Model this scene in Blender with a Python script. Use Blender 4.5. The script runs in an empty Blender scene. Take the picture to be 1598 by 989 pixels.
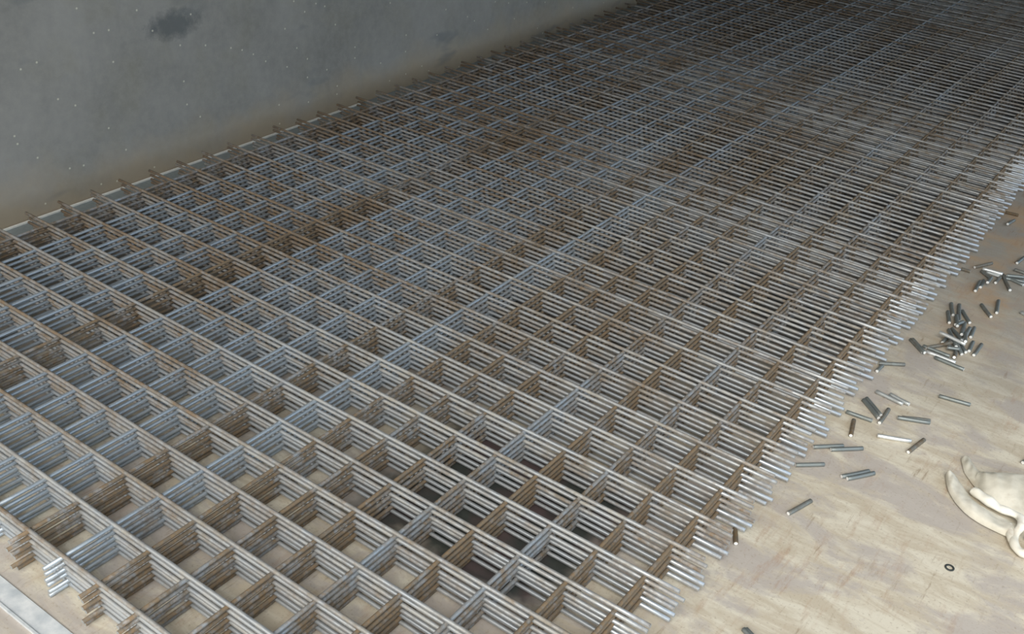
import bpy, bmesh, math, random
import mathutils
from mathutils import Vector, Matrix
random.seed(7)
C = bpy.context.scene.collection
scene = bpy.context.scene

# ------------------------------------------------------------------ camera
W_PX, H_PX = 1598.0, 989.0
F_PX = 1641.758
CELL = 0.1                     # the mesh pitch, metres
D = 0.0081                     # wire diameter
PITCH = 1.805 * D              # rise per sheet: the crossing wires are pressed into each other by the weld
ZTOP = 5 * PITCH + D * 1.3        # centre line of the topmost wires above the floor
AX = [Vector((0.80837, 0.58610, 0.06120)), Vector((-0.34702, 0.38863, 0.85355)), Vector((0.47650, -0.71082, 0.51737))]
AX[0].normalize(); AX[2] = (AX[2] - AX[0] * AX[0].dot(AX[2])).normalized(); AX[1] = AX[2].cross(AX[0])
CAM = Vector((0.530141, -1.766467, 1.317166 + ZTOP))

cam_d = bpy.data.cameras.new('camera'); cam = bpy.data.objects.new('camera', cam_d); C.objects.link(cam)
cam_d.sensor_width = 36.0; cam_d.lens = F_PX / W_PX * 36.0; cam_d.clip_start = 0.05; cam_d.clip_end = 100
M = Matrix((AX[0], AX[1], AX[2])).transposed().to_4x4(); M.translation = CAM
cam.matrix_world = M
scene.camera = cam

def at(x, y, z=0.0):
    """world point at height z that the photograph shows at pixel (x, y)"""
    d = AX[0] * ((x - W_PX / 2) / F_PX) + AX[1] * (-(y - H_PX / 2) / F_PX) - AX[2]
    return CAM + d * ((z - CAM.z) / d.z)

# ------------------------------------------------------------------ helpers
def link(name, me, mats=(), parent=None):
    o = bpy.data.objects.new(name, me); C.objects.link(o)
    for m in mats:
        if m.name not in [x.name for x in me.materials if x]: me.materials.append(m)
    if parent: o.parent = parent
    return o
def tag(o, label=None, cat=None, group=None, kind=None):
    if label: o['label'] = label
    if cat: o['category'] = cat
    if group: o['group'] = group
    if kind: o['kind'] = kind
    return o
def mesh_from(name, bm, smooth=True):
    me = bpy.data.meshes.new(name); bmesh.ops.recalc_face_normals(bm, faces=bm.faces[:]); bm.to_mesh(me); bm.free()
    if smooth:
        for p in me.polygons: p.use_smooth = True
    return me
def box(bm, lo, hi, mi=0):
    x0, y0, z0 = lo; x1, y1, z1 = hi
    v = [bm.verts.new(p) for p in [(x0,y0,z0),(x1,y0,z0),(x1,y1,z0),(x0,y1,z0),(x0,y0,z1),(x1,y0,z1),(x1,y1,z1),(x0,y1,z1)]]
    for f in [(0,3,2,1),(4,5,6,7),(0,1,5,4),(1,2,6,5),(2,3,7,6),(3,0,4,7)]:
        bm.faces.new([v[i] for i in f]).material_index = mi
def tube(bm, pts, radii, sides=10, caps=True, cap_mi=1, squash=None, closed=False):
    """a tube along pts with a radius per point; cut ends get material slot cap_mi"""
    n = len(pts); rings = []
    up = Vector((0, 0, 1))
    for i, p in enumerate(pts):
        if closed: t = pts[(i + 1) % n] - pts[i - 1]
        else: t = pts[min(i + 1, n - 1)] - pts[max(i - 1, 0)]
        t.normalize()
        s = t.cross(up)
        if s.length < 1e-4: s = Vector((1, 0, 0))
        s.normalize(); u = s.cross(t)
        r = radii[i] if hasattr(radii, '__len__') else radii
        k = squash[i] if squash else 1.0
        rings.append([bm.verts.new(p + s * (r * math.cos(a)) + u * (r * k * math.sin(a))) for a in [2 * math.pi * q / sides for q in range(sides)]])
    for i in range(n if closed else n - 1):
        a, b = rings[i], rings[(i + 1) % n]
        for q in range(sides):
            f = bm.faces.new([a[q], a[(q + 1) % sides], b[(q + 1) % sides], b[q]]); f.smooth = True
    if caps and not closed:
        for rg in (rings[0], rings[-1]):
            f = bm.faces.new(rg); f.material_index = cap_mi; f.smooth = False

# ------------------------------------------------------------------ materials
def new_mat(name):
    m = bpy.data.materials.new(name); m.use_nodes = True
    nt = m.node_tree; nt.nodes.clear()
    out = nt.nodes.new('ShaderNodeOutputMaterial'); b = nt.nodes.new('ShaderNodeBsdfPrincipled')
    nt.links.new(b.outputs[0], out.inputs[0])
    return m, nt, b
class NT:
    def __init__(s, nt): s.nt = nt
    def n(s, t, **kw):
        x = s.nt.nodes.new(t)
        for k, v in kw.items(): setattr(x, k, v)
        return x
    def lk(s, a, b): s.nt.links.new(a, b)
    def pos(s): return s.n('ShaderNodeNewGeometry').outputs['Position']
    def mapping(s, vec, scale=(1,1,1), rot=(0,0,0), loc=(0,0,0)):
        m = s.n('ShaderNodeMapping'); s.lk(vec, m.inputs['Vector'])
        m.inputs['Scale'].default_value = scale; m.inputs['Rotation'].default_value = rot; m.inputs['Location'].default_value = loc
        return m.outputs[0]
    def noise(s, vec, scale, detail=4, rough=0.55, dist=0.0):
        x = s.n('ShaderNodeTexNoise'); s.lk(vec, x.inputs['Vector'])
        x.inputs['Scale'].default_value = scale; x.inputs['Detail'].default_value = detail
        x.inputs['Roughness'].default_value = rough; x.inputs['Distortion'].default_value = dist
        return x.outputs['Fac']
    def ramp(s, fac, lo, hi):
        x = s.n('ShaderNodeMapRange'); x.clamp = True
        s.lk(fac, x.inputs['Value']); x.inputs['From Min'].default_value = lo; x.inputs['From Max'].default_value = hi
        return x.outputs['Result']
    def math(s, op, a, b=None):
        x = s.n('ShaderNodeMath'); x.operation = op
        for i, v in enumerate((a, b)):
            if v is None: continue
            if isinstance(v, (int, float)): x.inputs[i].default_value = v
            else: s.lk(v, x.inputs[i])
        return x.outputs[0]
    def mix(s, fac, a, b):
        x = s.n('ShaderNodeMix'); x.data_type = 'RGBA'
        if isinstance(fac, (int, float)): x.inputs['Factor'].default_value = fac
        else: s.lk(fac, x.inputs['Factor'])
        for nm, v in (('A', a), ('B', b)):
            i = [q for q in x.inputs if q.name == nm and q.type == 'RGBA'][0]
            if isinstance(v, tuple): i.default_value = (*v, 1)
            else: s.lk(v, i)
        return [q for q in x.outputs if q.type == 'RGBA'][0]
    def bump(s, h, strength, dist, bsdf):
        x = s.n('ShaderNodeBump'); x.inputs['Strength'].default_value = strength; x.inputs['Distance'].default_value = dist
        s.lk(h, x.inputs['Height']); s.lk(x.outputs[0], bsdf.inputs['Normal'])

def wire_material(name, steel, dusty, rusty, rough=0.42, metal=0.75, patch=True, wall_side=False):
    """drawn steel wire: grey steel, dusty tan film, brown rust; the object colour's red channel is how rusty the wire is"""
    m, nt, b = new_mat(name); g = NT(nt)
    p = g.pos()
    oi = g.n('ShaderNodeObjectInfo')
    sep = g.n('ShaderNodeSeparateColor'); g.lk(oi.outputs['Color'], sep.inputs[0])
    fine = g.noise(p, 55, 5, 0.65)
    mid = g.noise(p, 9, 3, 0.6)
    rust = g.math('ADD', g.math('MULTIPLY', g.ramp(fine, 0.35, 0.65), 0.45), sep.outputs[0])
    rust = g.math('ADD', rust, g.math('MULTIPLY', g.math('SUBTRACT', mid, 0.5), 1.3))
    if patch:
        big = g.noise(p, 1.7, 3, 0.5)
        rust = g.math('ADD', rust, g.math('MULTIPLY', g.math('SUBTRACT', big, 0.5), 1.2))
    if wall_side:   # rust browns towards the wall, with the dimmer light there painted in
        sx = g.n('ShaderNodeSeparateXYZ'); g.lk(p, sx.inputs[0])
        rust = g.math('ADD', rust, g.math('MULTIPLY', g.ramp(g.math('MULTIPLY', sx.outputs['X'], -1.0), 0.55, 1.7), 0.45))
    rf = g.ramp(rust, 0.42, 1.15)
    dustn = g.ramp(g.noise(g.mapping(p, loc=(3, 5, 1)), 30, 4, 0.6), 0.35, 0.7)
    dustf = g.math('MULTIPLY', dustn, sep.outputs[1])
    col = g.mix(dustf, g.mix(sep.outputs[2], steel, (0.80, 0.82, 0.82)), dusty)
    hue = g.mix(g.ramp(g.noise(p, 120, 2), 0.4, 0.62), rusty, tuple(min(1, c * k) for c, k in zip(rusty, (1.35, 1.15, 0.9))))
    col = g.mix(rf, col, hue)
    g.lk(col, b.inputs['Base Color'])
    g.lk(g.math('MULTIPLY', g.math('SUBTRACT', 1.0, g.math('MAXIMUM', rf, g.math('MULTIPLY', dustf, 0.6))), metal), b.inputs['Metallic'])
    g.lk(g.math('ADD', g.math('MULTIPLY', g.math('MAXIMUM', rf, dustf), 0.3), rough), b.inputs['Roughness'])
    g.bump(fine, 0.25, 0.0006, b)
    return m
M_cross = wire_material('mat_crosswise_wire', (0.56, 0.59, 0.62), (0.42, 0.39, 0.335), (0.165, 0.135, 0.105), wall_side=True)
M_long = wire_material('mat_lengthwise_wire', (0.50, 0.57, 0.64), (0.38, 0.37, 0.33), (0.165, 0.132, 0.095))
M_rod = wire_material('mat_offcut', (0.26, 0.29, 0.29), (0.25, 0.25, 0.21), (0.11, 0.085, 0.055), rough=0.5)
def plain(name, col, rough=0.5, metal=0.0):
    m, nt, b = new_mat(name); g = NT(nt)
    f = g.noise(g.pos(), 90, 3)
    g.lk(g.mix(g.ramp(f, 0.3, 0.7), tuple(c * 0.85 for c in col), col), b.inputs['Base Color'])
    b.inputs['Roughness'].default_value = rough; b.inputs['Metallic'].default_value = metal
    return m
M_end = plain('mat_dull_wire_end', (0.42, 0.43, 0.42), 0.5, 0.3)
M_cut = plain('mat_cut_steel_end', (0.92, 0.92, 0.90), 0.4, 0.1)

def floor_material():
    m, nt, b = new_mat('mat_plywood_floor'); g = NT(nt); p = g.pos()
    tan, pale, mauve, grey, orange = (0.50, 0.435, 0.335), (0.63, 0.58, 0.475), (0.42, 0.375, 0.345), (0.29, 0.265, 0.23), (0.44, 0.30, 0.18)
    # long pale brush marks across the board
    st = g.noise(g.mapping(p, scale=(1.6, 6.5, 1), rot=(0, 0, math.radians(9))), 4.2, 7, 0.68, 0.6)
    col = g.mix(g.ramp(st, 0.42, 0.60), tan, pale)
    # mauve-grey worn areas
    pt = g.noise(g.mapping(p, scale=(1.3, 2.4, 1), rot=(0, 0, math.radians(8)), loc=(1.7, 0.4, 0)), 3.4, 7, 0.66, 0.5)
    col = g.mix(g.math('MULTIPLY', g.ramp(pt, 0.48, 0.58), 0.8), col, mauve)
    # further in, the board is grey and dirtier, orange dust gathers beside the stack
    sx = g.n('ShaderNodeSeparateXYZ'); g.lk(p, sx.inputs[0])
    wob = g.math('MULTIPLY', g.math('SUBTRACT', g.noise(p, 4.5, 4, 0.6), 0.5), 1.3)
    far = g.ramp(g.math('ADD', sx.outputs['Y'], wob), 0.35, 1.35)
    col = g.mix(g.math('MULTIPLY', far, 0.8), col, grey)
    og = g.math('MULTIPLY', g.ramp(g.noise(g.mapping(p, loc=(0.3, 2.1, 0)), 5.0, 4, 0.6), 0.48, 0.62), g.ramp(sx.outputs['Y'], 0.7, 1.1))
    col = g.mix(g.math('MULTIPLY', og, 0.75), col, orange)
    # shade under the far and wall side of the stack, painted into the boards
    stack_shade = g.math('ADD', g.math('ADD', g.math('MULTIPLY', sx.outputs['Y'], 0.9), g.math('MULTIPLY', sx.outputs['X'], -0.55)), g.math('MULTIPLY', wob, 0.4))
    under = g.math('MULTIPLY', g.ramp(stack_shade, -0.25, 0.5), g.ramp(g.math('ADD', sx.outputs['X'], g.math('MULTIPLY', wob, 0.08)), 0.06, -0.10))
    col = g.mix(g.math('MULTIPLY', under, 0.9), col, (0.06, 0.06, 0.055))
    # reddish streaks along the length close to the stack
    rs = g.noise(g.mapping(p, scale=(26, 5, 1), rot=(0, 0, math.radians(14)), loc=(4, 1, 0)), 1.6, 6, 0.7)
    rmask = g.math('MULTIPLY', g.ramp(rs, 0.52, 0.66), g.ramp(g.noise(g.mapping(p, loc=(9, 2, 0)), 3.2, 3), 0.38, 0.6))
    col = g.mix(g.math('MULTIPLY', rmask, 0.5), col, (0.36, 0.22, 0.14))
    # short dark grain flecks along the length
    fl = g.noise(g.mapping(p, scale=(75, 11, 1), rot=(0, 0, math.radians(-8))), 1.0, 4, 0.6)
    fm = g.math('MULTIPLY', g.ramp(fl, 0.60, 0.70), g.ramp(g.noise(p, 7, 2), 0.40, 0.62))
    col = g.mix(g.math('MULTIPLY', fm, 0.55), col, (0.22, 0.15, 0.09))
    sp = g.noise(p, 160, 2, 0.5)
    col = g.mix(g.math('MULTIPLY', g.ramp(sp, 0.58, 0.75), 0.5), col, (0.30, 0.24, 0.17))
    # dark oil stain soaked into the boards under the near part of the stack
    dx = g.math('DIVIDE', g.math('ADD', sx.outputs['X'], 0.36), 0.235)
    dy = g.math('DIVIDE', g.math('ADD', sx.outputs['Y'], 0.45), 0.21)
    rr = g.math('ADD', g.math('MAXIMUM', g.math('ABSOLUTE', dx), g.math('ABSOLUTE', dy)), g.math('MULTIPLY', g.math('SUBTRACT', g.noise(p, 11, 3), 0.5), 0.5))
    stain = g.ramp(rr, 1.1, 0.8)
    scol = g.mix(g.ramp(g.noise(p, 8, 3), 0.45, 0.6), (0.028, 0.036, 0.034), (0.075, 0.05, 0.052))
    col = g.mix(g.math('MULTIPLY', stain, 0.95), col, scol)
    g.lk(col, b.inputs['Base Color'])
    b.inputs['Roughness'].default_value = 0.75
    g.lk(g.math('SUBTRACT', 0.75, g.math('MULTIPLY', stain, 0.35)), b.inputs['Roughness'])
    g.bump(g.math('ADD', fl, g.math('MULTIPLY', sp, 0.5)), 0.25, 0.002, b)
    return m
WALL_X = -2.098
_d = AX[0] * ((272 - W_PX / 2) / F_PX) + AX[1] * (-(38 - H_PX / 2) / F_PX) - AX[2]
SMUDGE = CAM + _d * ((WALL_X - CAM.x) / _d.x)
def wall_material():
    m, nt, b = new_mat('mat_grey_sheet_wall'); g = NT(nt); p = g.pos()
    sx = g.n('ShaderNodeSeparateXYZ'); g.lk(p, sx.inputs[0])
    a = g.noise(p, 2.4, 5, 0.6, 0.3); c = g.noise(g.mapping(p, loc=(0, 4, 2)), 7, 4, 0.6)
    col = g.mix(g.ramp(a, 0.36, 0.64), (0.24, 0.23, 0.205), (0.325, 0.31, 0.28))
    col = g.mix(g.math('MULTIPLY', g.ramp(c, 0.5, 0.68), 0.45), col, (0.28, 0.26, 0.20))
    mot = g.noise(g.mapping(p, loc=(1, 1, 7)), 38, 5, 0.7)
    col = g.mix(g.math('MULTIPLY', g.ramp(mot, 0.35, 0.7), 0.38), col, (0.42, 0.39, 0.34))
    # a dark smudge rubbed into the sheet
    dy = g.math('DIVIDE', g.math('SUBTRACT', sx.outputs['Y'], SMUDGE.y), 0.10); dz = g.math('DIVIDE', g.math('SUBTRACT', sx.outputs['Z'], SMUDGE.z), 0.045)
    sm = g.math('ADD', g.math('ADD', g.math('MULTIPLY', dy, dy), g.math('MULTIPLY', dz, dz)), g.math('MULTIPLY', g.math('SUBTRACT', mot, 0.5), 2.0))
    col = g.mix(g.math('MULTIPLY', g.ramp(sm, 1.3, 0.2), 0.75), col, (0.10, 0.11, 0.11))
    # tan dust and rust splashed low along the base
    hz = g.math('ADD', sx.outputs['Z'], g.math('MULTIPLY', g.math('SUBTRACT', g.noise(p, 5, 4, 0.6), 0.5), 0.28))
    low = g.ramp(hz, 0.17, 0.02)
    col = g.mix(g.math('MULTIPLY', low, 0.7), col, (0.42, 0.33, 0.22))
    bl = g.math('MULTIPLY', g.ramp(g.noise(g.mapping(p, scale=(1, 1, 2.5)), 3.1, 3), 0.62, 0.72), 0.6)
    col = g.mix(bl, col, (0.16, 0.175, 0.175))
    v = g.n('ShaderNodeTexVoronoi'); v.voronoi_dimensions = '2D'; g.lk(g.mapping(p, rot=(0, math.radians(90), math.radians(90))), v.inputs['Vector']); v.inputs['Scale'].default_value = 21
    sc = g.n('ShaderNodeSeparateColor'); g.lk(v.outputs['Color'], sc.inputs[0])
    spk = g.math('MULTIPLY', g.ramp(v.outputs['Distance'], 0.085, 0.03), g.math('GREATER_THAN', sc.outputs[0], 0.84))
    col = g.mix(g.math('MULTIPLY', spk, 0.9), col, (0.72, 0.68, 0.54))
    g.lk(col, b.inputs['Base Color']); b.inputs['Roughness'].default_value = 0.6
    g.bump(g.noise(p, 45, 4, 0.6), 0.15, 0.002, b)
    return m
def strip_material():
    m, nt, b = new_mat('mat_galvanised_strip'); g = NT(nt); p = g.pos()
    a = g.noise(p, 26, 4, 0.6)
    g.lk(g.mix(g.ramp(a, 0.35, 0.68), (0.55, 0.59, 0.62), (0.86, 0.87, 0.87)), b.inputs['Base Color'])
    b.inputs['Metallic'].default_value = 0.25; b.inputs['Roughness'].default_value = 0.4
    return m
M_base = plain('mat_dull_steel_angle', (0.27, 0.31, 0.32), 0.55, 0.3)
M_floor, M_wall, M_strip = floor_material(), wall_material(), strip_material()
M_shade_roof = plain('mat_shade_roof', (0.085, 0.09, 0.09), 0.8)

# ------------------------------------------------------------------ the setting
def struct(name, boxes, m):
    bm = bmesh.new()
    for lo, hi in boxes: box(bm, lo, hi)
    return tag(link(name, mesh_from(name, bm, False), [m]), kind='structure')
WALL_X = -2.098
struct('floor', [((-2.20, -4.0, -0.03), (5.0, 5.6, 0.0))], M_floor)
struct('wall_left', [((WALL_X - 0.06, -3.5, 0.0), (WALL_X, 5.5, 2.45))], M_wall)
struct('wall_back', [((WALL_X - 0.06, 5.5, 0.0), (2.3, 5.6, 2.45))], M_wall)  # unseen, added with the roof so daylight falls off towards the far end
struct('shade_roof', [((WALL_X - 0.06, -2.5, 2.45), (0.2, 5.6, 2.5)), ((0.2, -0.7, 2.45), (2.3, 5.6, 2.5))], M_shade_roof)  # unseen roof, added and shaped to shade the wall side and far end
# steel angle along the foot of the wall and across the near end
def angle_strip(name, a, b, inward, width, lip=0.014, thick=0.003, mat=None):
    """an L-section: flat leg on the floor, short upright lip on the outer side"""
    bm = bmesh.new()
    n = Vector(inward)
    prof = [(0, 0), (width, 0), (width, thick), (thick * 1.4, thick), (thick * 1.4, lip), (0, lip)]
    v0 = [bm.verts.new(Vector(a) + n * q + Vector((0, 0, z))) for q, z in prof]
    v1 = [bm.verts.new(Vector(b) + n * q + Vector((0, 0, z))) for q, z in prof]
    k = len(prof)
    for i in range(k): bm.faces.new([v0[i], v0[(i + 1) % k], v1[(i + 1) % k], v1[i]])
    bm.faces.new(v0); bm.faces.new(v1[::-1])
    return tag(link(name, mesh_from(name, bm, False), [mat or M_strip]), kind='structure')
angle_strip('trim_1', (WALL_X + 0.001, -1.15, 0.0), (WALL_X + 0.001, 5.49, 0.0), (1, 0, 0), 0.062, lip=0.004, mat=M_base)
struct('trim_3', [((WALL_X + 0.004, -0.45, 0.0035), (WALL_X + 0.0120, 1.02, 0.0080))], plain('mat_white_bead', (0.80, 0.80, 0.76), 0.6))
angle_strip('trim_2', (-2.13, -1.196, 0.0), (0.05, -1.196, 0.0), (0, 1, 0), 0.040, lip=0.006)

# ------------------------------------------------------------------ the stack of welded mesh sheets
N_LONG, N_CROSS = 20, 60
def wire_mesh(name, axis, a, b, seg, amp, mat):
    """one straight drawn wire, very slightly wavy, from a to b along an axis"""
    bm = bmesh.new(); ph = [random.uniform(0, 6.28) for _ in range(4)]
    pts = []
    for i in range(seg + 1):
        t = i / seg; s = a + (b - a) * t
        w = amp * (math.sin(t * 9 + ph[0]) + 0.6 * math.sin(t * 21 + ph[1]))
        h = 0.0
        pts.append(Vector((s, w, h)) if axis == 'x' else Vector((w, s, h)))
    tube(bm, pts, D / 2, 10)
    me = mesh_from(name, bm, False)
    for p in me.polygons: p.use_smooth = len(p.vertices) == 4
    me.materials.append(mat); me.materials.append(M_end)
    return me
cross_v = [wire_mesh('crosswise_wire', 'x', -1.990 + random.uniform(-.004, .004), 0.070 + random.uniform(-.005, .005), 20, 0.0005, M_cross) for _ in range(7)]
long_v = [wire_mesh('lengthwise_wire', 'y', -1.142 + random.uniform(-.006, .006), 4.86, 60, 0.0006, M_long) for _ in range(5)]
# how rusty each lengthwise wire is, counted from the open edge
RUST_L = {0: 1.1, 1: 1.05, 2: .80, 3: 1.1, 4: .70, 5: 1.0, 6: .88, 7: .95, 8: .22, 9: .95, 10: .15, 11: .12, 12: .05, 13: .06, 14: .92, 15: .02, 16: .05, 17: .03, 18: .04, 19: .80}
SHEETS = [  # from the bottom: shift x, shift y, turn
    (-0.002, -0.001, -0.0075), (0.001, 0.001, -0.0052), (-0.001, 0.001, -0.0046), (0.001, -0.001, -0.0026), (-0.001, 0.001, -0.0008), (0.0, 0.0, 0.0)]
CROSS_RUST = [[.05, .2], [-.2, -.1, 0], [.1, .25, .35], [.2, .35, .45], [.2, .3, .45], [.2, .35, .45, .6]]
CROSS_DUST = [.3, .05, .6, .8, .9, 1.0]
ORD = ['bottom welded steel mesh sheet of the stack, lying on the plywood floor', 'second welded mesh sheet up from the plywood floor in the stack', 'third welded mesh sheet up from the plywood floor in the stack',
       'third welded mesh sheet down from the top of the stack', 'second welded mesh sheet down, directly under the topmost sheet', 'topmost welded steel wire mesh sheet, brown grey, open on top of the stack']
for k, (dx, dy, rz) in enumerate(SHEETS):
    root = bpy.data.objects.new('wire_mesh_sheet', None); C.objects.link(root)
    root.location = (dx, dy, PITCH * k); root.rotation_euler = (0, 0, rz); root.empty_display_size = 0.1
    tag(root, ORD[k], 'wire mesh', 'welded mesh sheets in the stack')
    for j in range(N_LONG):
        o = bpy.data.objects.new('lengthwise_wire', random.choice(long_v)); C.objects.link(o); o.parent = root
        o.location = (-j * CELL + random.gauss(0, .0006), random.uniform(-.006, .006), D / 2)
        o.color = (RUST_L[j] + random.uniform(-.08, .08), random.uniform(.2, .6), 0, 1)
    for i in range(N_CROSS):
        o = bpy.data.objects.new('crosswise_wire', random.choice(cross_v)); C.objects.link(o); o.parent = root
        o.location = (random.uniform(-.006, .006), (i - 11) * CELL + random.gauss(0, .0006), D * 1.3)
        # the lower sheets are cleaner steel, the upper ones dusty and browner
        o.color = (random.choice(CROSS_RUST[k]) + random.uniform(-.06, .06), min(1.2, max(0, CROSS_DUST[k] + random.uniform(-.25, .25))), 0, 1)

# ------------------------------------------------------------------ cut-off rod ends on the floor
ROD = D * 1.2                  # the offcuts are a little thicker than the mesh wires
def rod_mesh(L, seed):
    rnd = random.Random(seed); bm = bmesh.new(); n = 6; bend = rnd.uniform(-.0006, .0006)
    pts = [Vector((0, bend * math.sin(math.pi * i / n), 0)) + Vector((-L / 2 + L * i / n, 0, 0)) for i in range(n + 1)]
    r = ROD / 2
    rad = [r] * (n + 1)
    # sheared ends: a short burr
    pts = [pts[0]] + [pts[0] + Vector((.0008, 0, 0))] + pts[1:-1] + [pts[-1] - Vector((.0008, 0, 0)), pts[-1]]
    rad = [r * .8] + [r] * (len(pts) - 2) + [r * .8]
    tube(bm, pts, rad, 10)
    me = mesh_from('rod_offcut', bm, False)
    for p in me.polygons: p.use_smooth = len(p.vertices) == 4
    me.materials.append(M_rod); me.materials.append(M_cut)
    return me
nrod = 0
def rod(x1, y1, x2, y2, label, z1=0.0, z2=None, rust=.15, dust=.3, group=None):
    """an offcut seen from pixel (x1,y1) to (x2,y2); z1, z2 lift its ends when it lies on others"""
    global nrod
    nrod += 1
    if z2 is None: z2 = z1
    a = at(x1, y1, ROD / 2 + z1); b = at(x2, y2, ROD / 2 + z2)
    d = b - a
    o = link('rod_offcut', rod_mesh(d.length, nrod))
    o.location = (a + b) / 2
    o.rotation_mode = 'QUATERNION'; o.rotation_quaternion = d.to_track_quat('X', 'Z')
    o.color = (rust, dust, 1 if rust <= -.2 else 0.5 if rust < 0 else 0, 1)
    return tag(o, label, 'metal rod', group or 'cut-off rod ends on the floor')
def cr(ox, oy, s): return lambda x1, y1, x2, y2, *a, **k: rod(ox + x1 / s, oy + y1 / s, ox + x2 / s, oy + y2 / s, *a, **k)
# the tangled pile beside the stack
g3 = cr(1410, 460, 7.915)
PILE = 'short dark grey rod offcut in the tangled pile of offcuts beside the mesh'
for a in [(590, 105, 612, 250, 0, 0), (548, 205, 566, 345, 0, 0), (690, 120, 688, 335, 0, 0.004), (725, 195, 818, 345, 0, 0), (655, 250, 665, 385, D, D),
          (600, 415, 720, 560, 0, D), (560, 430, 650, 640, 0, D), (640, 560, 720, 735, D, 0), (820, 405, 750, 545, D, 0), (590, 520, 560, 660, D, 0),
          (760, 345, 718, 490, 0, D), (690, 600, 770, 710, 0, 0), (860, 580, 810, 695, 0, 0), (540, 650, 690, 670, D, D), (480, 590, 570, 500, 0, 0), (640, 370, 740, 330, D, D)]:
    g3(*a[:4], PILE, a[4], a[5], rust=random.uniform(.05, .35), dust=.2, group='offcuts in the tangled pile')
g3(445, 460, 760, 610, 'light blue grey rod offcut lying on top across the tangled pile', 2 * D, 2 * D, rust=-.2, dust=.1)
g3(770, 470, 765, 577, 'offcut in the tangled pile with a bright round white end facing the viewer', D, 3 * D, rust=.1)
g3(875, 405, 830, 522, 'short dark offcut standing apart on the right rim of the tangled pile, upper one', 0, rust=.3)
g3(965, 610, 868, 745, 'dark offcut with a bright white end at the lower right of the tangled pile', 0, rust=.3)
g3(275, 655, 600, 590, 'brownish offcut sticking out to the left of the tangled pile', 0, D, rust=.65, dust=.6)
g3(645, 705, 626, 772, 'stubby rusty offcut with a white end below the tangled pile', 0, D, rust=.6)
g3(240, 630, 570, 760, 'pale offcut, upper one of three lying parallel below the tangled pile', 0, rust=0, dust=.4)
g3(285, 700, 640, 838, 'silvery offcut, middle one of three lying parallel below the tangled pile', 0, rust=-.2, dust=.1)
g3(385, 770, 745, 922, 'grey offcut, lowest of three lying parallel below the tangled pile', 0, rust=.1)
g3(85, 548, 235, 705, 'dark offcut slanting down between the mesh edge and the tangled pile, left one of two', 0, rust=.3)
g3(110, 545, 262, 715, 'dark offcut slanting down between the mesh edge and the tangled pile, right one of two', 0.004, 0.004, rust=.3)
# the cluster further back at the right edge
g2 = cr(1470, 390, 10.99)
g2(560, 297, 860, 225, 'olive brown offcut, uppermost of the cluster at the right edge of the floor', 0, rust=.75, dust=.6)
g2(695, 318, 1040, 415, 'long shiny white offcut across the cluster at the right edge', D, D, rust=-.3, dust=0)
g2(760, 378, 1000, 462, 'pale offcut just under the long shiny one in the right edge cluster', 0, rust=-.1, dust=.1)
g2(675, 362, 845, 490, 'dark olive offcut crossing under the shiny one in the right edge cluster', 0, rust=.45)
g2(655, 535, 572, 702, 'dark offcut at the lower left end of the right edge cluster', 0, rust=.2)
g2(715, 520, 660, 640, 'dark offcut second from the left in the right edge cluster', 0, rust=.2)
g2(850, 470, 782, 558, 'offcut with a large bright white end in the right edge cluster', D, D * 1.5, rust=.1)
g2(1005, 460, 918, 563, 'small offcut with a pinkish end below the shiny one in the right edge cluster', 0, rust=.5)
g2(1045, 425, 1168, 690, 'dark olive offcut pointing down out of the right edge cluster', 0, rust=.5)
g2(1060, 450, 1395, 600, 'grey offcut with a white tip at the right edge of the photo', 0, rust=.0)
g2(1110, 435, 1430, 470, 'dark grey offcut lying over others at the right edge of the cluster', D, D, rust=.1)
g2(1060, 480, 1420, 545, 'dark blue grey offcut under the others at the right edge of the cluster', 0, rust=.0)
g2(1240, 335, 1430, 400, 'rusty ended offcut behind the right edge cluster', 0, rust=.4)
g2(1420, 120, 1287, 225, 'dark offcut with a white end above the cluster at the right edge', 0, rust=.1)
g2(330, 322, 490, 372, 'small olive offcut lying against the tips of the mesh', 0, rust=.7, dust=.7)
rod(1531.5, 475, 1546.6, 494.3, 'dark offcut leaning left, left one of two apart above the bare floor', rust=.5)
rod(1558.4, 469, 1555.3, 488.2, 'upright offcut with a pale end, right one of two apart above the bare floor', rust=.4)
rod(1583, 343.5, 1572.5, 349.6, 'offcut seen end on as a white dot, farthest back on the floor', 0, D * .6, rust=.0)
rod(1569, 331, 1589.5, 336, 'thin rust brown offcut beside the far mesh tips', rust=1.0)
rod(1593, 487, 1612, 497, 'pale offcut cut by the right edge of the photo below the cluster', rust=-.1)
# scattered ones in the middle
g4 = cr(1310, 560, 7.067)
g4(430, 47, 722, 62, 'grey offcut sticking straight out from the mesh tips, farthest of those', 0, rust=.3, dust=.5)
g4(475, 72, 415, 135, 'short black offcut tucked against the mesh tips', 0, rust=.2)
g4(405, 358, 695, 498, 'pale grey offcut, lower left one of a touching pair', 0, rust=-.1, dust=.3)
g4(555, 388, 770, 502, 'pale grey offcut, upper right one of a touching pair', 0, rust=-.1, dust=.4)
g4(262, 447, 432, 652, 'grey green offcut, left one of a touching pair slanting to the right', 0, rust=.1)
g4(297, 430, 458, 622, 'grey green offcut, right one of a touching pair slanting to the right', 0, rust=.1)
g4(543, 553, 442, 705, 'offcut meeting the slanting pair to form a V', 0, rust=.3)
g4(640, 645, 1000, 703, 'grey offcut, lower one of two lying tightly together on the pale floor', 0, rust=.1, dust=.3)
g4(690, 645, 1002, 683, 'brownish offcut, upper one of two lying tightly together on the pale floor', 0, rust=.4, dust=.5)
g4(418, 843, 792, 907, 'bright white offcut lying alone on the bare floor', 0, rust=-.4, dust=0)
g4(160, 672, 126, 845, 'short dark brown offcut with a white lower end near the mesh tips', 0, rust=.8)
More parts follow.
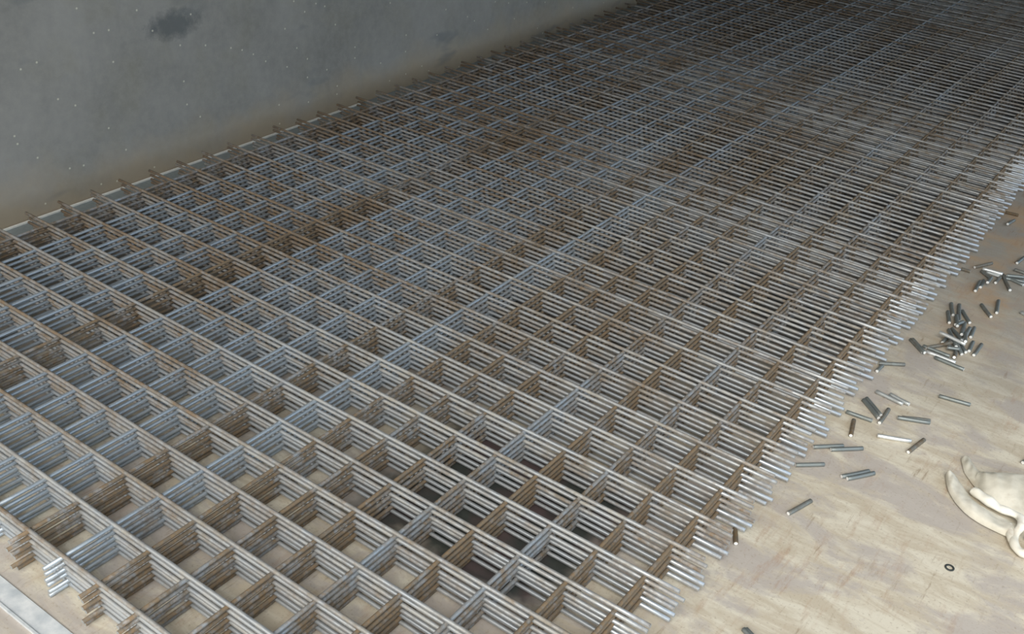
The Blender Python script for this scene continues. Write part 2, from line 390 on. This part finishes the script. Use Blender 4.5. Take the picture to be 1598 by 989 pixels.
g4(75, 580, 362, 682, 'pale offcut lying like a prolonged mesh wire beyond the tips', 0, rust=.1, dust=.5)
g6 = cr(1360, 660, 6.714)
g6(552, 173, 385, 305, 'dark brown offcut slanting up to the right beside the bright white one', 0, rust=.75)
rod(1465, 617.5, 1514.5, 631.6, 'straight grey offcut alone on the floor, right of all the scattered ones', rust=.0, dust=.4)
rod(1596, 722, 1628, 704, 'dark offcut with white end behind the cream rag at the right edge', rust=.1)
g5 = cr(1220, 640, 5.819)
g5(285, 333, 560, 322, 'grey offcut reaching out from under the mesh tips, touching one with a white end', 0, rust=.25, dust=.4)
g5(445, 357, 738, 346, 'grey offcut with a white right end lying level on the floor', 0, rust=.3, dust=.3)
g5(125, 497, 387, 491, 'pale grey offcut under the mesh tips, lower of the two level ones there', 0, rust=.0, dust=.5)
g5(543, 602, 795, 552, 'grey offcut, left one of a pair lying flat nearest the viewer', 0, rust=.0)
g5(595, 622, 842, 570, 'grey offcut, right one of a pair lying flat nearest the viewer', 0, rust=.0)
g5(267, 820, 58, 938, 'single grey green offcut slanting beside the near mesh tips', 0, rust=.3, dust=.4)
rod(1147, 824, 1148.5, 848, 'thin brown offcut standing between near mesh tips', rust=1.0, dust=.6)
rod(1159.8, 981, 1180, 1003, 'dark offcut cut by the bottom edge of the photo, left one of two', rust=.1)
rod(1163.6, 981, 1185, 1003, 'dark offcut cut by the bottom edge of the photo, right one of two', rust=.1)

# ------------------------------------------------------------------ steel washer
bm = bmesh.new()
cpt = at(1482, 885, 0.0016)
R0, R1, TH, NS = 0.0055, 0.0092, 0.0016, 40
pv = [(R0, 0), (R0 + .0003, .0003), (R1 - .0003, .0003), (R1, 0), (R1, -TH), (R0, -TH)]
rings = []
for i in range(NS):
    a = 2 * math.pi * i / NS
    rings.append([bm.verts.new((r * math.cos(a), r * math.sin(a), z)) for r, z in pv])
for i in range(NS):
    a, b = rings[i], rings[(i + 1) % NS]
    for q in range(len(pv)): bm.faces.new([a[q], a[(q + 1) % len(pv)], b[(q + 1) % len(pv)], b[q]])
w = link('washer', mesh_from('washer', bm), [plain('mat_dark_washer', (0.07, 0.08, 0.08), 0.45, 0.4)])
w.location = (cpt.x, cpt.y, TH); tag(w, 'small dark steel washer ring lying flat on the plywood floor', 'washer')

# ------------------------------------------------------------------ cream cloth rag
def rag_material(name, dark, light):
    m, nt, b = new_mat(name); g = NT(nt); p = g.pos()
    a = g.noise(p, 14, 4, 0.6)
    col = g.mix(g.ramp(a, 0.35, 0.65), dark, light)
    col = g.mix(g.math('MULTIPLY', g.ramp(g.noise(g.mapping(p, loc=(2, 2, 2)), 22, 3), 0.6, 0.72), 0.5), col, (0.42, 0.34, 0.24))
    g.lk(col, b.inputs['Base Color']); b.inputs['Roughness'].default_value = 0.9
    wv = g.noise(p, 900, 2)
    g.bump(wv, 0.3, 0.0006, b)
    return m
M_rag = rag_material('mat_cream_canvas', (0.50, 0.47, 0.39), (0.74, 0.70, 0.60))      # soiled cloth
M_hem = rag_material('mat_cream_hem', (0.74, 0.70, 0.60), (0.86, 0.84, 0.77))          # cleaner rolled edge
def spline(P, n):
    """Catmull-Rom through points (any length tuples)"""
    P = [Vector(p) for p in P]; out = []
    Q = [P[0] * 2 - P[1]] + P + [P[-1] * 2 - P[-2]]
    for i in range(1, len(Q) - 2):
        for k in range(n):
            t = k / n
            out.append(0.5 * ((2 * Q[i]) + (Q[i + 1] - Q[i - 1]) * t + (2 * Q[i - 1] - 5 * Q[i] + 4 * Q[i + 1] - Q[i + 2]) * t * t + (3 * Q[i] - Q[i - 1] - 3 * Q[i + 1] + Q[i + 2]) * t ** 3))
    out.append(P[-1]); return out
rag = bpy.data.objects.new('cloth_rag', None); C.objects.link(rag)
o0 = at(1560, 790, 0); rag.location = (o0.x, o0.y, 0)
tag(rag, 'crumpled cream canvas rag with a rolled hem on the floor at the right edge', 'cloth')
def pp(x, y, h): q = at(x, y, h); return Vector((q.x - o0.x, q.y - o0.y, q.z))
def sheet_between(name, A, B, n, m, bulge, wrinkle=0.0012, thick=0.0022, lift=0.0005, peak=1.0):
    """cloth spanning two edge curves of (pixel x, pixel y, height), swelling between them"""
    a = spline([pp(*p) for p in A], n); b = spline([pp(*p) for p in B], n)
    bm = bmesh.new(); rows = []
    L = min(len(a), len(b))
    for i in range(L):
        row = []
        for k in range(m + 1):
            t = k / m
            q = a[i].lerp(b[i], t)
            q.z += bulge * math.sin(math.pi * t ** peak) ** 0.8 + wrinkle * math.sin(i * 0.8 + t * 7) * math.sin(math.pi * t)
            q.z += 0.0035 * mathutils.noise.noise(q * 28) * math.sin(math.pi * t) + 0.0012 * mathutils.noise.noise(q * 70)
            q.z = max(q.z, lift + thick)
            row.append(bm.verts.new(q))
        rows.append(row)
    for i in range(L - 1):
        for k in range(m): bm.faces.new([rows[i][k], rows[i][k + 1], rows[i + 1][k + 1], rows[i + 1][k]])
    me = mesh_from(name, bm); o = link(name, me, [M_rag], rag)
    s = o.modifiers.new('thickness', 'SOLIDIFY'); s.thickness = thick; s.offset = 1 if me.polygons[0].normal.z < 0 else -1
    u = o.modifiers.new('smooth', 'SUBSURF'); u.levels = 1; u.render_levels = 2
    return o
# wide outer fold, a long crescent
sheet_between('outer_fold', [(1474, 742, .003), (1480, 768, .003), (1500, 796, .003), (1533, 820, .003), (1580, 842, .003)],
              [(1490, 740, .004), (1502, 757, .004), (1522, 782, .004), (1552, 800, .004), (1588, 818, .004)], 10, 14, .013, peak=0.5)
# flap at the top left
sheet_between('corner_flap', [(1499, 716, .003), (1504, 736, .003), (1516, 754, .003), (1532, 772, .006)],
              [(1512, 712, .003), (1522, 728, .010), (1534, 740, .014), (1552, 764, .014)], 10, 8, .008)
# main body, running out of the picture on the right
sheet_between('rag_body', [(1518, 750, .004), (1532, 768, .010), (1556, 788, .014), (1590, 808, .016), (1625, 836, .010)],
              [(1528, 738, .006), (1556, 737, .020), (1590, 739, .026), (1625, 744, .022), (1660, 760, .006)], 10, 16, .014, .0012)
# rolled hem: a twisted roll that doubles back in a loop
hp = [(1518, 765, .011, .0095), (1530, 773, .013, .0115), (1545, 783, .014, .0115), (1560, 793, .014, .0095), (1578, 800, .015, .0085), (1592, 808, .017, .0085), (1594, 820, .020, .0085),
      (1585, 832, .012, .008), (1582, 845, .010, .009), (1588, 857, .010, .009), (1600, 864, .010, .009), (1614, 858, .011, .009), (1612, 842, .012, .009), (1600, 836, .011, .007)]
pts = spline([pp(*p[:3]) for p in hp], 8); rr = [v[0] for v in spline([(p[3], 0, 0) for p in hp], 8)]
bm = bmesh.new(); tube(bm, pts, rr, 14, cap_mi=0, squash=[.85 + .12 * math.sin(i * .5) for i in range(len(pts))])
hem = link('rolled_hem', mesh_from('rolled_hem', bm), [M_hem], rag)
hp = [(1576, 818, .010, .006), (1577, 828, .010, .0095), (1579, 842, .009, .0085), (1584, 853, .008, .006)]
pts = spline([pp(*p[:3]) for p in hp], 8); rr = [v[0] for v in spline([(p[3], 0, 0) for p in hp], 8)]
bm = bmesh.new(); tube(bm, pts, rr, 12, cap_mi=0, squash=[.8] * len(pts))
link('hem_twist', mesh_from('hem_twist', bm), [M_hem], rag)

# ------------------------------------------------------------------ light: overcast daylight from the open front and right
wd = bpy.data.worlds.new('overcast_sky'); scene.world = wd; wd.use_nodes = True
nt = wd.node_tree; nt.nodes.clear(); g = NT(nt)
out = g.n('ShaderNodeOutputWorld'); bg = g.n('ShaderNodeBackground'); g.lk(bg.outputs[0], out.inputs[0])
tc = g.n('ShaderNodeTexCoord'); sx = g.n('ShaderNodeSeparateXYZ'); g.lk(tc.outputs['Generated'], sx.inputs[0])
up = g.ramp(sx.outputs['Z'], -0.1, 0.9)
side = g.ramp(g.math('ADD', sx.outputs['X'], g.math('MULTIPLY', sx.outputs['Y'], 0.6)), -0.4, 0.7)
col = g.mix(side, (1.0, 0.97, 0.90), (0.62, 0.80, 1.0))
col = g.mix(g.math('MULTIPLY', up, 0.5), col, (0.80, 0.90, 1.0))
g.lk(col, bg.inputs['Color'])
bg.inputs['Strength'].default_value = 0.78
sd = bpy.data.lights.new('sun', 'SUN'); sd.energy = 1.7; sd.angle = math.radians(45); sd.color = (1.0, 0.96, 0.88)
so = bpy.data.objects.new('sun', sd); C.objects.link(so)
so.rotation_euler = Vector((-0.22, 0.66, -0.70)).to_track_quat('-Z', 'Y').to_euler()

scene.view_settings.view_transform = 'Standard'; scene.view_settings.look = 'None'
scene.view_settings.gamma = 1.0; scene.view_settings.use_curve_mapping = False
scene.view_settings.exposure = 0.9
